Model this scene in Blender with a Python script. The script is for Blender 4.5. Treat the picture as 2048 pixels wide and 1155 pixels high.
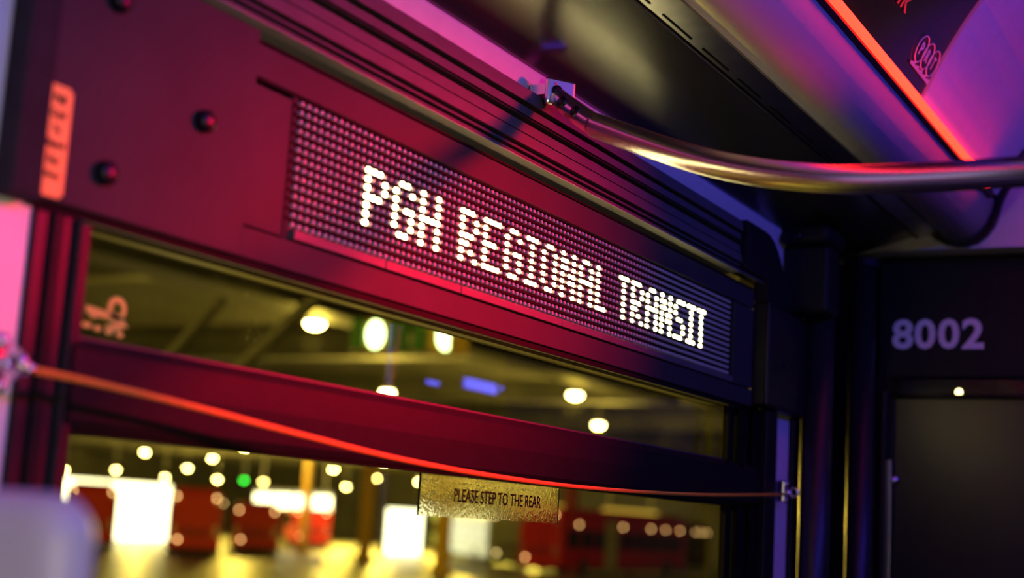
import bpy, bmesh, math, random
from mathutils import Vector, Matrix

scene = bpy.context.scene
for o in list(bpy.data.objects):
    bpy.data.objects.remove(o)
random.seed(7)
EYE = 1.35            # eye height above the bus floor (z = 0); x runs forward along the bus, y to its window side

# ---------------------------------------------------------------- camera
cam_d = bpy.data.cameras.new('camera'); cam = bpy.data.objects.new('camera', cam_d)
scene.collection.objects.link(cam); scene.camera = cam
yaw, pitch, roll = math.radians(29.191), math.radians(9.222), math.radians(3.402)
fwd = Vector((math.cos(yaw)*math.cos(pitch), math.sin(yaw)*math.cos(pitch), math.sin(pitch)))
rt = Vector((math.sin(yaw), -math.cos(yaw), 0)); up = rt.cross(fwd)
rt2 = rt*math.cos(roll) + up*math.sin(roll); up2 = up*math.cos(roll) - rt*math.sin(roll)
cam.matrix_world = Matrix(((rt2.x, up2.x, -fwd.x, 0), (rt2.y, up2.y, -fwd.y, 0), (rt2.z, up2.z, -fwd.z, EYE), (0, 0, 0, 1)))
cam_d.sensor_width = 36; cam_d.lens = 36*2873.4/2048
cam_d.clip_start = 0.05; cam_d.clip_end = 400
cam_d.dof.use_dof = True; cam_d.dof.focus_distance = 2.45; cam_d.dof.aperture_fstop = 2.25

# ---------------------------------------------------------------- world, exposure
w = bpy.data.worlds.new('night'); scene.world = w; w.use_nodes = True
w.node_tree.nodes['Background'].inputs[0].default_value = (0.012, 0.012, 0.03, 1)
w.node_tree.nodes['Background'].inputs[1].default_value = 0.15
vs = scene.view_settings
vs.view_transform = 'Standard'; vs.look = 'None'; vs.gamma = 1; vs.exposure = 0; vs.use_curve_mapping = False
cy = scene.cycles
cy.use_denoising = True; cy.max_bounces = 7; cy.diffuse_bounces = 3; cy.glossy_bounces = 4
cy.transmission_bounces = 5; cy.transparent_max_bounces = 10; cy.caustics_reflective = False; cy.caustics_refractive = False
cy.sample_clamp_indirect = 4.0

col = bpy.data.collections.new('scene_objects'); scene.collection.children.link(col)

# ---------------------------------------------------------------- lights of the bus: LED fixtures (housings are built further down)
def area(name, loc, target, sx, sy, power, color, spread=180):
    d = bpy.data.lights.new(name, 'AREA'); d.shape = 'RECTANGLE'; d.size = sx; d.size_y = sy
    d.energy = power; d.color = color; d.spread = math.radians(spread)
    o = bpy.data.objects.new(name, d); col.objects.link(o)
    loc = Vector(loc); o.location = loc
    o.rotation_euler = (Vector(target)-loc).to_track_quat('-Z', 'Y').to_euler()
    return o
RED = (1.0, 0.004, 0.007); BLUE = (0.06, 0.05, 1.0); WARM = (1.0, 0.68, 0.09)
# the far side of the bus, out of the picture: the twin of the visible red-lined cove with its blue strip, and the windows below it
area('red_line_right_offscreen', (2.83, -0.66, EYE+0.862), (1.68, 1.10, EYE+0.28), 0.75, 0.01, 9.0, RED, 28)
area('blue_line_right_offscreen', (1.25, -0.61, EYE+0.90), (1.25, 0.6, EYE+0.40), 4.5, 0.05, 30.0, BLUE)
area('window_right_offscreen', (-0.20, -1.14, EYE-0.10), (0.60, 0.9, EYE+0.0), 1.0, 0.5, 10.0, (1.0, 0.84, 0.50), 100)
# the visible red LED line of the cove
area('red_line_light', (2.25, 0.645, EYE+0.888), (2.25, 0.30, EYE+1.16), 2.4, 0.012, 1.6, RED, 130)

# ---------------------------------------------------------------- materials
MATS = {}
def mat(name, c, rough=0.5, metal=0.0, var=0.12, scale=30.0, emit=None, es=0.0, bump=0.0, coat=0.0, spec=0.5, aniso=None):
    m = bpy.data.materials.new(name); m.use_nodes = True; nt = m.node_tree; b = nt.nodes['Principled BSDF']
    tc = nt.nodes.new('ShaderNodeTexCoord'); no = nt.nodes.new('ShaderNodeTexNoise')
    no.inputs['Scale'].default_value = scale; no.inputs['Detail'].default_value = 4
    mp = nt.nodes.new('ShaderNodeMapping'); nt.links.new(tc.outputs['Object'], mp.inputs[0]); nt.links.new(mp.outputs[0], no.inputs['Vector'])
    if aniso: mp.inputs['Scale'].default_value = aniso
    rp = nt.nodes.new('ShaderNodeValToRGB')
    rp.color_ramp.elements[0].position = 0.3; rp.color_ramp.elements[1].position = 0.7
    rp.color_ramp.elements[0].color = tuple(max(0, v*(1-var)) for v in c)+(1,)
    rp.color_ramp.elements[1].color = tuple(min(1, v*(1+var)) for v in c)+(1,)
    nt.links.new(no.outputs['Fac'], rp.inputs[0]); nt.links.new(rp.outputs[0], b.inputs['Base Color'])
    b.inputs['Roughness'].default_value = rough; b.inputs['Metallic'].default_value = metal
    b.inputs['Specular IOR Level'].default_value = spec
    if coat: b.inputs['Coat Weight'].default_value = coat; b.inputs['Coat Roughness'].default_value = 0.08
    if emit:
        b.inputs['Emission Color'].default_value = tuple(emit)+(1,); b.inputs['Emission Strength'].default_value = es
    if bump:
        bp = nt.nodes.new('ShaderNodeBump'); bp.inputs['Strength'].default_value = bump; bp.inputs['Distance'].default_value = 0.002
        nt.links.new(no.outputs['Fac'], bp.inputs['Height']); nt.links.new(bp.outputs[0], b.inputs['Normal'])
    MATS[name] = m; return m
def glass(name, tint=(0.9, 0.92, 0.85), dust=0.0, refl=1.0):
    m = bpy.data.materials.new(name); m.use_nodes = True; nt = m.node_tree
    for n in list(nt.nodes): nt.nodes.remove(n)
    out = nt.nodes.new('ShaderNodeOutputMaterial'); tr = nt.nodes.new('ShaderNodeBsdfTransparent'); gl = nt.nodes.new('ShaderNodeBsdfGlossy')
    tr.inputs[0].default_value = tint+(1,); gl.inputs['Roughness'].default_value = 0.012; gl.inputs[0].default_value = (refl, refl, refl, 1)
    fr = nt.nodes.new('ShaderNodeFresnel')
    ge = nt.nodes.new('ShaderNodeNewGeometry'); mr = nt.nodes.new('ShaderNodeMapRange')      # same reflectance on the way in and out of the sheet
    mr.inputs['To Min'].default_value = 1.45; mr.inputs['To Max'].default_value = 1/1.45
    nt.links.new(ge.outputs['Backfacing'], mr.inputs['Value']); nt.links.new(mr.outputs[0], fr.inputs[0])
    mx = nt.nodes.new('ShaderNodeMixShader'); nt.links.new(fr.outputs[0], mx.inputs[0]); nt.links.new(tr.outputs[0], mx.inputs[1]); nt.links.new(gl.outputs[0], mx.inputs[2])
    last = mx.outputs[0]
    if dust:
        tc = nt.nodes.new('ShaderNodeTexCoord'); no = nt.nodes.new('ShaderNodeTexVoronoi'); no.inputs['Scale'].default_value = 110
        n2 = nt.nodes.new('ShaderNodeTexNoise'); n2.inputs['Scale'].default_value = 9
        nt.links.new(tc.outputs['Object'], no.inputs['Vector']); nt.links.new(tc.outputs['Object'], n2.inputs['Vector'])
        rp = nt.nodes.new('ShaderNodeValToRGB'); rp.color_ramp.elements[0].position = 0.05; rp.color_ramp.elements[0].color = (1, 1, 1, 1)
        rp.color_ramp.elements[1].position = 0.10; rp.color_ramp.elements[1].color = (0.01, 0.01, 0.01, 1)
        nt.links.new(no.outputs['Distance'], rp.inputs[0])
        r2 = nt.nodes.new('ShaderNodeValToRGB'); r2.color_ramp.elements[0].position = 0.5; r2.color_ramp.elements[1].position = 0.75
        nt.links.new(n2.outputs['Fac'], r2.inputs[0])
        mu = nt.nodes.new('ShaderNodeMath'); mu.operation = 'MULTIPLY'; nt.links.new(rp.outputs[0], mu.inputs[0]); nt.links.new(r2.outputs[0], mu.inputs[1])
        m3 = nt.nodes.new('ShaderNodeMath'); m3.operation = 'MULTIPLY'; m3.inputs[1].default_value = dust; nt.links.new(mu.outputs[0], m3.inputs[0])
        tl = nt.nodes.new('ShaderNodeBsdfTranslucent'); tl.inputs[0].default_value = (0.8, 0.8, 0.7, 1)
        m2 = nt.nodes.new('ShaderNodeMixShader'); nt.links.new(m3.outputs[0], m2.inputs[0]); nt.links.new(last, m2.inputs[1]); nt.links.new(tl.outputs[0], m2.inputs[2])
        last = m2.outputs[0]
    nt.links.new(last, out.inputs[0]); MATS[name] = m; return m

mat('panel', (0.042, 0.042, 0.043), 0.6, scale=8, bump=0.04, spec=0.10)
mat('panel_gloss', (0.10, 0.099, 0.10), 0.45, spec=0.3, scale=20, aniso=(1, 1, 6))
mat('black', (0.008, 0.008, 0.009), 0.5, spec=0.25)
mat('black_gloss', (0.008, 0.008, 0.010), 0.36, spec=0.35)
mat('rail_gloss', (0.008, 0.008, 0.008), 0.10, spec=0.6)
mat('frame', (0.012, 0.011, 0.012), 0.45, spec=0.3)
mat('bar', (0.012, 0.012, 0.012), 0.5, spec=0.09)
mat('board', (0.02, 0.018, 0.022), 0.6)
mat('ceiling_gloss', (0.035, 0.035, 0.037), 0.23, scale=6, spec=0.8)
mat('white_wall', (0.80, 0.80, 0.82), 0.5, var=0.04)
mat('white_cap', (0.70, 0.70, 0.72), 0.42, var=0.04)
mat('cove', (0.55, 0.55, 0.57), 0.38, var=0.03)
mat('reveal', (0.62, 0.61, 0.58), 0.45, var=0.06, scale=60)
mat('trim_dark', (0.030, 0.030, 0.032), 0.6, spec=0.04)
mat('ledge', (0.52, 0.51, 0.48), 0.4, var=0.06)
mat('steel', (0.80, 0.80, 0.78), 0.24, 1.0, var=0.10, scale=60, aniso=(40, 2, 40))
mat('steel_dark', (0.25, 0.25, 0.28), 0.3, 1.0)
mat('alum', (0.42, 0.42, 0.42), 0.28, 1.0)
mat('orange_cord', (0.85, 0.36, 0.03), 0.5, scale=300, var=0.3)
mat('sticker', (0.90, 0.66, 0.09), 0.5, var=0.05)
mat('ink', (0.006, 0.006, 0.006), 0.7, spec=0.08)
mat('white_print', (0.95, 0.95, 0.95), 0.5, var=0.03)
mat('orange_print', (0.9, 0.25, 0.04), 0.5, var=0.03)
mat('pale_print', (0.80, 0.80, 0.80), 0.5, var=0.03)
mat('ad_card', (0.012, 0.008, 0.008), 0.16, var=0.3, scale=4)
mat('lens_off', (0.50, 0.49, 0.47), 0.2, var=0.05)
mat('lens_lit', (1, 0.95, 0.7), 0.3, emit=(1.0, 0.84, 0.34), es=23.0, var=0.02)
mat('led_red', (0.1, 0.02, 0.01), 0.6, emit=(1.0, 0.0150, 0.0065), es=11, spec=0.1, var=0.02)
mat('led_blue', (0.1, 0.1, 1), 0.3, emit=(0.05, 0.07, 1.0), es=9.0, var=0.02)
mat('dot_glow', (1, 0.9, 0.4), 0.3, emit=(1.0, 0.85, 0.30), es=6.0, var=0.02)
mat('pillar', (0.80, 0.80, 0.82), 0.5, var=0.04)
mat('post', (0.02, 0.02, 0.021), 0.34, spec=0.5)
mat('seat_shell', (0.60, 0.58, 0.58), 0.4, var=0.04)
mat('bus_floor', (0.05, 0.05, 0.055), 0.6)
m = mat('decal', (0.55, 0.42, 0.20), 0.6); m.node_tree.nodes['Principled BSDF'].inputs['Transmission Weight'].default_value = 0.6
mat('partition', (0.018, 0.022, 0.018), 0.5, spec=0.15, var=0.1)
mat('door_glass', (0.016, 0.019, 0.016), 0.30, var=0.1, scale=3)
glass('pane'); glass('pane_dusty', dust=0.5, refl=1.0)
# textured film: rough pressed glass
m = bpy.data.materials.new('film'); m.use_nodes = True; nt = m.node_tree; b = nt.nodes['Principled BSDF']
b.inputs['Transmission Weight'].default_value = 1.0; b.inputs['Roughness'].default_value = 0.04; b.inputs['IOR'].default_value = 1.30
b.inputs['Base Color'].default_value = (0.95, 0.92, 0.78, 1)
tc = nt.nodes.new('ShaderNodeTexCoord'); no = nt.nodes.new('ShaderNodeTexNoise'); no.inputs['Scale'].default_value = 190; no.inputs['Detail'].default_value = 2
bp = nt.nodes.new('ShaderNodeBump'); bp.inputs['Strength'].default_value = 0.09; bp.inputs['Distance'].default_value = 0.0012
nt.links.new(tc.outputs['Object'], no.inputs['Vector']); nt.links.new(no.outputs['Fac'], bp.inputs['Height']); nt.links.new(bp.outputs[0], b.inputs['Normal'])
MATS['film'] = m
# garage
mat('concrete', (0.30, 0.26, 0.20), 0.6, scale=0.4, var=0.3)
mat('garage_floor', (0.15, 0.14, 0.12), 0.38, scale=0.25, var=0.35)
mat('garage_roof', (0.045, 0.043, 0.040), 0.8, scale=0.5, var=0.4)
mat('beam', (0.05, 0.048, 0.044), 0.6, scale=2)
mat('brace', (0.05, 0.048, 0.044), 0.7)
mat('lamp_glow', (1, 0.9, 0.6), 0.4, emit=(1.0, 0.80, 0.42), es=45, var=0.02)
mat('lamp_cap', (0.25, 0.25, 0.25), 0.5)
mat('bay_glow', (1, 1, 0.9), 0.4, emit=(1.0, 0.93, 0.62), es=5.5, var=0.05, scale=0.4)
mat('tube_glow', (1, 1, 0.9), 0.4, emit=(1.0, 0.9, 0.55), es=7, var=0.05)
mat('amber_glow', (1, 0.7, 0.2), 0.4, emit=(1.0, 0.62, 0.08), es=1.1, var=0.2, scale=0.7)
mat('green_glow', (0.1, 1, 0.1), 0.4, emit=(0.02, 0.9, 0.06), es=14, var=0.02)
mat('signal_glow', (0.9, 1, 0.8), 0.4, emit=(0.75, 1.0, 0.45), es=9, var=0.02)
mat('signal_green', (0.03, 0.16, 0.01), 0.5, var=0.1)
mat('bus_red', (0.62, 0.028, 0.010), 0.45, scale=1, spec=0.15)
mat('bus_white', (0.22, 0.31, 0.27), 0.35, scale=1, coat=0.3)
mat('bus_cream', (0.55, 0.50, 0.34), 0.4, scale=1)
mat('bus_orange', (0.62, 0.16, 0.02), 0.35, scale=1)
mat('bus_glass', (0.03, 0.035, 0.03), 0.1, spec=0.8)
mat('tyre', (0.015, 0.015, 0.015), 0.7)
mat('hub', (0.4, 0.38, 0.34), 0.4, 0.7)
mat('column_yellow', (0.62, 0.36, 0.03), 0.5, scale=2, var=0.15)
mat('column_red', (0.40, 0.07, 0.02), 0.5, scale=2)
mat('glint_glow', (1, 0.9, 0.7), 0.3, emit=(1.0, 0.66, 0.26), es=11, var=0.02)  # glow of the glint dots added on the buses
mat('signal_yellow', (0.42, 0.26, 0.01), 0.45)

# ---------------------------------------------------------------- mesh helpers
def finish(name, bm, material, parent=None, smooth=False, recalc=True):
    if recalc: bmesh.ops.recalc_face_normals(bm, faces=bm.faces)
    me = bpy.data.meshes.new(name); bm.to_mesh(me); bm.free()
    if smooth:
        for p in me.polygons: p.use_smooth = True
    if material: me.materials.append(MATS[material])
    o = bpy.data.objects.new(name, me); col.objects.link(o)
    if parent: o.parent = parent
    return o
def tag(o, label=None, cat=None, group=None, kind=None):
    if label: o['label'] = label
    if cat: o['category'] = cat
    if group: o['group'] = group
    if kind: o['kind'] = kind
    return o
def empty(name, loc=(0, 0, 0), label=None, cat=None, group=None, rz=0.0):
    o = bpy.data.objects.new(name, None); col.objects.link(o); o.location = loc; o.rotation_euler.z = rz
    o.empty_display_size = 0.05
    return tag(o, label, cat, group)
def copy_tree(o, parent=None):
    c = o.copy(); col.objects.link(c); c.parent = parent
    for ch in [x for x in bpy.data.objects if x.parent == o]: copy_tree(ch, c)
    return c
def box(bm, x0, x1, y0, y1, z0, z1, bevel=0.0):
    vs_ = [bm.verts.new((x, y, z)) for x in (x0, x1) for y in (y0, y1) for z in (z0, z1)]
    f = [(0, 1, 3, 2), (4, 6, 7, 5), (0, 4, 5, 1), (2, 3, 7, 6), (0, 2, 6, 4), (1, 5, 7, 3)]
    fs = [bm.faces.new([vs_[i] for i in q]) for q in f]
    if bevel:
        es = list({e for q in fs for e in q.edges})
        bmesh.ops.bevel(bm, geom=es, offset=bevel, segments=2, affect='EDGES', profile=0.5)
def boxo(name, b, material, parent=None, bevel=0.0):
    bm = bmesh.new(); box(bm, *b, bevel=bevel); return finish(name, bm, material, parent)
def extrude_x(bm, prof, x0, x1, closed=True):
    a = [bm.verts.new((x0, y, z)) for y, z in prof]; b = [bm.verts.new((x1, y, z)) for y, z in prof]
    n = len(prof)
    for i in range(n if closed else n-1):
        j = (i+1) % n; bm.faces.new((a[i], a[j], b[j], b[i]))
    if closed:
        bm.faces.new(a[::-1]); bm.faces.new(b)
def extrude_y(bm, prof, y0, y1):
    a = [bm.verts.new((x, y0, z)) for x, z in prof]; b = [bm.verts.new((x, y1, z)) for x, z in prof]
    n = len(prof)
    for i in range(n):
        j = (i+1) % n; bm.faces.new((a[i], a[j], b[j], b[i]))
    bm.faces.new(a[::-1]); bm.faces.new(b)
def thick(pts, t):
    """closed strip profile: pts plus the same points pushed by t along the outward (upward) normal"""
    out = []
    for i, p in enumerate(pts):
        a = Vector(pts[max(0, i-1)]); b = Vector(pts[min(len(pts)-1, i+1)]); d = (b-a).normalized()
        n = Vector((-d.y, d.x))
        if n.y < 0: n = -n
        out.append((p[0]+n.x*t, p[1]+n.y*t))
    return list(pts)+out[::-1]
def tube(bm, pts, r, n=12, caps=True, squash=None):
    pts = [Vector(p) for p in pts]; rings = []
    prev = None
    for i, p in enumerate(pts):
        d = (pts[min(i+1, len(pts)-1)]-pts[max(i-1, 0)]).normalized()
        if prev is None:
            u = d.orthogonal().normalized() if abs(d.z) > 0.95 else d.cross(Vector((0, 0, 1))).normalized()
        else: u = (prev-d*prev.dot(d)).normalized()
        prev = u; v = d.cross(u)
        ri = r[i] if isinstance(r, (list, tuple)) else r
        rings.append([bm.verts.new(p+(u*math.cos(t)+v*math.sin(t))*ri) for t in [2*math.pi*k/n for k in range(n)]])
    for a, b in zip(rings, rings[1:]):
        for k in range(n): bm.faces.new((a[k], a[(k+1) % n], b[(k+1) % n], b[k]))
    if caps: bm.faces.new(rings[0][::-1]); bm.faces.new(rings[-1])
def lathe(bm, prof, axis, origin, n=16):
    """prof: (radius, distance along axis)"""
    ax = Vector(axis).normalized(); u = ax.orthogonal().normalized(); v = ax.cross(u); o = Vector(origin); rings = []
    for r, h in prof:
        if r < 1e-6: rings.append([bm.verts.new(o+ax*h)])
        else: rings.append([bm.verts.new(o+ax*h+(u*math.cos(t)+v*math.sin(t))*r) for t in [2*math.pi*k/n for k in range(n)]])
    for a, b in zip(rings, rings[1:]):
        for k in range(n):
            q = [a[k % len(a)], a[(k+1) % len(a)], b[(k+1) % len(b)], b[k % len(b)]]
            q2 = []
            for x in q:
                if x not in q2: q2.append(x)
            if len(q2) > 2: bm.faces.new(q2)
    if len(rings[0]) > 1: bm.faces.new(rings[0][::-1])
    if len(rings[-1]) > 1: bm.faces.new(rings[-1])
def spline(pts, n=8):
    P = [Vector(p) for p in pts]; out = []
    for i in range(len(P)-1):
        p0 = P[max(0, i-1)]; p1 = P[i]; p2 = P[i+1]; p3 = P[min(len(P)-1, i+2)]
        for k in range(n):
            t = k/n
            out.append(0.5*((2*p1)+(p2-p0)*t+(2*p0-5*p1+4*p2-p3)*t*t+(3*p1-p0-3*p2+p3)*t**3))
    out.append(P[-1]); return out
def text_mesh(s, size, width=None, bold=0.0, depth=0.0008, align='LEFT', space=1.0):
    cu = bpy.data.curves.new('t', 'FONT'); cu.body = s; cu.size = size; cu.extrude = depth/2; cu.offset = bold; cu.resolution_u = 3
    cu.space_character = space; cu.align_x = align
    o = bpy.data.objects.new('t', cu); scene.collection.objects.link(o)
    dg = bpy.context.evaluated_depsgraph_get(); me = bpy.data.meshes.new_from_object(o.evaluated_get(dg))
    bpy.data.objects.remove(o)
    xs = [v.co.x for v in me.vertices]; ys = [v.co.y for v in me.vertices]
    return me, min(xs), max(xs), min(ys), max(ys)
def letter(name, s, corner, ex, ey, wd, ht, material, parent, bold=0.0, n_out=None):
    """text s fitted in the rectangle wd x ht whose lower left corner is `corner`, along unit vectors ex, ey"""
    me, x0, x1, y0, y1 = text_mesh(s, 1.0, bold=bold)
    ex = Vector(ex).normalized(); ey = Vector(ey).normalized(); nz = ex.cross(ey); c = Vector(corner)
    for v in me.vertices:
        p = v.co
        v.co = c + ex*((p.x-x0)/(x1-x0)*wd) + ey*((p.y-y0)/(y1-y0)*ht) + nz*p.z*0.6
    me.materials.clear(); me.materials.append(MATS[material])
    o = bpy.data.objects.new(name, me); col.objects.link(o)
    if parent: o.parent = parent
    return o
Z = lambda z: EYE+z

# ================================================================ THE BUS SHELL
YW = 1.10
def S(name, b, material, bevel=0.0, parent=None):
    o = boxo(name, b, material, parent, bevel)
    if parent is None: tag(o, kind='structure')
    return o
fl = S('floor', (-1.2, 6.4, -1.25, 1.25, -0.06, 0.0), 'bus_floor')
wl = S('wall_left', (-1.2, 6.4, 1.11, 1.25, 0.0, Z(-0.62)), 'panel')                 # below the window
S('wall_left_pillar', (-1.2, 0.985, 1.10, 1.25, Z(-0.62), Z(0.72)), 'pillar')    # pale pillar behind the seat
S('wall_left_front', (3.20, 6.4, 1.10, 1.125, Z(-0.62), Z(0.72)), 'white_wall')       # pale pillar by the partition
S('wall_left_header', (0.985, 3.17, 1.16, 1.175, Z(0.285), Z(0.72)), 'black')          # behind the sign
S('wall_right', (-1.2, 6.4, -1.25, -1.15, 0.0, Z(1.35)), 'panel')
S('ceiling_outer', (-1.25, 6.45, -1.25, 1.18, Z(1.33), Z(1.37)), 'panel')              # outer roof skin
S('wall_left_upper', (-1.25, 6.45, 1.135, 1.18, Z(0.72), Z(1.33)), 'panel')            # outer side skin above the windows
# dark pillar trim beside the sign (blue lit)
tr1 = S('trim_1', (0.932, 0.972, 1.072, 1.10, Z(0.281), Z(0.72)), 'trim_dark', 0.004)

# ceiling: dark glossy cove panel, seam strips, centre ceiling
bm = bmesh.new(); extrude_x(bm, thick([(1.13, Z(0.722)), (1.05, Z(0.745)), (0.95, Z(0.772)), (0.84, Z(0.803)), (0.78, Z(0.835))], 0.02), -1.0, 3.69)
ceil = tag(finish('ceiling', bm, 'ceiling_gloss', smooth=False), kind='structure')
bm = bmesh.new(); extrude_x(bm, [(0.865, Z(0.789)), (0.815, Z(0.797)), (0.812, Z(0.806)), (0.865, Z(0.800))], -1.0, 3.69)
seam = finish('seam_strip', bm, 'alum', ceil)
bm = bmesh.new(); extrude_x(bm, [(0.873, Z(0.787)), (0.868, Z(0.786)), (0.866, Z(0.802)), (0.872, Z(0.80))], -1.0, 3.69)
finish('seam_lip', bm, 'frame', ceil)
for k in range(9):
    x = 1.45+0.17*k
    boxo('seam_slot', (x, x+0.12, 0.855, 0.858, Z(0.7890), Z(0.7912)), 'ink', ceil)
# pale strip between wall top and ceiling
bm = bmesh.new(); extrude_x(bm, [(1.125, Z(0.687)), (1.112, Z(0.688)), (1.090, Z(0.727)), (1.095, Z(0.738)), (1.125, Z(0.728))], -1.0, 3.69)
tag(finish('trim_2', bm, 'white_wall'), kind='structure')
# bulging pale light cove along the ceiling with its red LED line
cove = empty('light_cove', (2.0, 0.75, Z(0.80)), 'pale rounded ceiling light cove with a glowing red line along its upper edge', 'light')
def rel(o, e):
    for v in o.data.vertices: v.co -= e.location
    return o
def adopt(o, e):
    rel(o, e); o.parent = e; return o
prof = []
for t in [i/14 for i in range(15)]:
    a = math.radians(200+t*165)       # from the outer lip, under, to the inner top
    prof.append((0.742+0.075*math.cos(math.pi-(a-math.pi))*1.0, Z(0.836)+0.066*math.sin(a)))
prof = [(0.818, Z(0.812)), (0.806, Z(0.793)), (0.790, Z(0.780)), (0.770, Z(0.772)), (0.748, Z(0.772)), (0.727, Z(0.779)), (0.708, Z(0.794)), (0.692, Z(0.816)), (0.681, Z(0.842)), (0.675, Z(0.868)), (0.674, Z(0.874))]
bm = bmesh.new(); extrude_x(bm, prof+[(0.70, Z(0.874)), (0.80, Z(0.835))], -1.0, 3.675)
adopt(finish('cove_housing', bm, 'cove', smooth=False), cove)
for p in cove.children:
    for f in p.data.polygons: f.use_smooth = abs(f.normal.x) < 0.5
bm = bmesh.new(); box(bm, -1.0, 3.50, 0.650, 0.663, Z(0.866), Z(0.881), 0.003); adopt(finish('red_led_line', bm, 'led_red'), cove)
bm = bmesh.new(); box(bm, -1.0, 3.60, 0.663, 0.676, Z(0.862), Z(0.884)); adopt(finish('cove_lip', bm, 'black'), cove)

# upper ceiling side: advert card then white moulded front panel, both on the same steep curve
adp = [(0.672, Z(0.893)), (0.652, Z(0.93)), (0.632, Z(0.97)), (0.607, Z(1.012)), (0.580, Z(1.055)), (0.548, Z(1.10)), (0.50, Z(1.155)), (0.42, Z(1.21)), (0.30, Z(1.25))]
bm = bmesh.new(); extrude_x(bm, thick(adp, 0.012), -1.0, 2.845)
ad = finish('advert_card', bm, 'ad_card', smooth=False)
tag(ad, 'dark glossy advert card with a pink transit logo beside the red light line', 'poster')
bm = bmesh.new(); extrude_x(bm, thick([(y-0.004, z-0.006) for y, z in adp], 0.02), 2.848, 3.69)
wp = finish('ceiling_front', bm, 'white_cap', smooth=False); tag(wp, kind='structure')
bm = bmesh.new(); box(bm, -1.0, 6.4, -1.25, 0.32, Z(1.25), Z(1.30)); tag(finish('ceiling_centre', bm, 'white_cap'), kind='structure')
# white cap that closes the cove at the front
bm = bmesh.new()
cap = [(1.13, Z(0.745)), (0.95, Z(0.760)), (0.60, Z(0.757)), (0.15, Z(0.757)), (0.15, Z(1.25)), (0.30, Z(1.25)), (0.42, Z(1.21)), (0.50, Z(1.155)), (0.548, Z(1.10)), (0.607, Z(1.012)), (0.652, Z(0.93)), (0.80, Z(0.84)), (0.95, Z(0.79)), (1.13, Z(0.76))]
extrude_x(bm, cap, 3.70, 3.80); tag(finish('ceiling_cap', bm, 'white_cap'), kind='structure')
bm = bmesh.new(); extrude_x(bm, [(0.84, Z(0.805)), (0.822, Z(0.782)), (0.798, Z(0.768)), (0.77, Z(0.760)), (0.742, Z(0.760)), (0.716, Z(0.768)), (0.694, Z(0.786)), (0.676, Z(0.812)), (0.664, Z(0.845)), (0.655, Z(0.875)), (0.60, Z(1.0)), (0.61, Z(1.012)), (0.672, Z(0.89)), (0.80, Z(0.84))], 3.676, 3.70)
tag(finish('trim_3', bm, 'black'), kind='structure')

# ================================================================ HEADER: sign housing, ribbed rail
hd = empty('sign_housing', (2.0, 1.10, Z(0.29)), 'dark header panel with black bolts around the lit message sign', 'panel')
def H(name, b, material, bevel=0.0, parent=None):
    o = boxo(name, b, material, None, bevel); rel(o, hd)
    o.parent = parent or hd; return o
X0, X1 = 0.974, 3.09
H('cover_plate', (X0, 1.293, 1.088, 1.108, Z(0.289), Z(0.566)), 'panel', 0.002)
H('upper_panel', (1.2965, X1, 1.094, 1.112, Z(0.512), Z(0.553)), 'panel', 0.0015)
H('sign_recess', (1.2965, X1, 1.120, 1.13, Z(0.289), Z(0.57)), 'black')
H('lower_panel', (1.2965, X1, 1.092, 1.112, Z(0.290), Z(0.327)), 'panel', 0.0015)
for a, b in ((1.392, 1.596), (1.598, 1.797), (1.799, 2.13), (2.132, 2.55), (2.552, 2.96)):
    H('flap', (a, b, 1.090, 1.112, Z(0.330), Z(0.3425)), 'panel_gloss', 0.001)
H('side_plate', (1.2965, 1.372, 1.095, 1.112, Z(0.330), Z(0.503)), 'panel', 0.001)
H('end_plate', (2.966, X1, 1.093, 1.112, Z(0.330), Z(0.509)), 'panel', 0.001)
H('bottom_gasket', (X0, X1, 1.096, 1.13, Z(0.2805), Z(0.2885)), 'ink')
for bx_, bz in ((1.059, 0.519), (1.206, 0.428), (1.064, 0.333)):
    bm = bmesh.new(); lathe(bm, [(0.0135, 0), (0.0135, 0.004), (0.012, 0.010), (0.008, 0.0125), (0.0, 0.0135)], (0, -1, 0), (bx_, 1.088, Z(bz)), 20)
    o = rel(finish('bolt', bm, 'black_gloss', smooth=True), hd); o.parent = hd
# ledge above the sign whose pale underside catches the light
bm = bmesh.new(); extrude_x(bm, [(1.112, Z(0.5545)), (1.094, Z(0.5545)), (1.094, Z(0.558)), (1.112, Z(0.558))], X0, X1)
o = rel(finish('upper_gasket', bm, 'ink'), hd); o.parent = hd
bm = bmesh.new(); extrude_x(bm, [(1.112, Z(0.5655)), (1.0735, Z(0.5690)), (1.0735, Z(0.5696)), (1.112, Z(0.5696))], X0, 2.935)
o = rel(finish('ledge', bm, 'ledge'), hd); o.parent = hd
# ribbed rail above: separate long ribs between dark gaps, the far end rounded off
rib = empty('ribbed_rail', (2.0, 1.08, Z(0.58)), 'black ribbed rail of long slats running above the message sign', 'rail')
def ribo(name, prof, material, x1):
    bm = bmesh.new(); extrude_x(bm, prof, X0, x1)
    o = rel(finish(name, bm, material), rib); o.parent = rib; return o
ribo('back_plate', [(1.10, Z(0.57)), (1.088, Z(0.57)), (1.096, Z(0.688)), (1.112, Z(0.688))], 'ink', 3.19)
zs = [(0.5705, 0.5765, 3.20), (0.583, 0.5885, 3.20), (0.5925, 0.611, 3.20), (0.6135, 0.631, 3.20), (0.6365, 0.639, 3.19), (0.643, 0.6575, 3.18), (0.663, 0.686, 3.10)]
for i, (a, b, xe) in enumerate(zs):
    off = 0.004*(i % 2)
    ribo('slat', [(1.090, Z(a)), (1.074+off, Z(a)), (1.077+off, Z(b)), (1.090, Z(b))], 'panel_gloss', xe)
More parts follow.
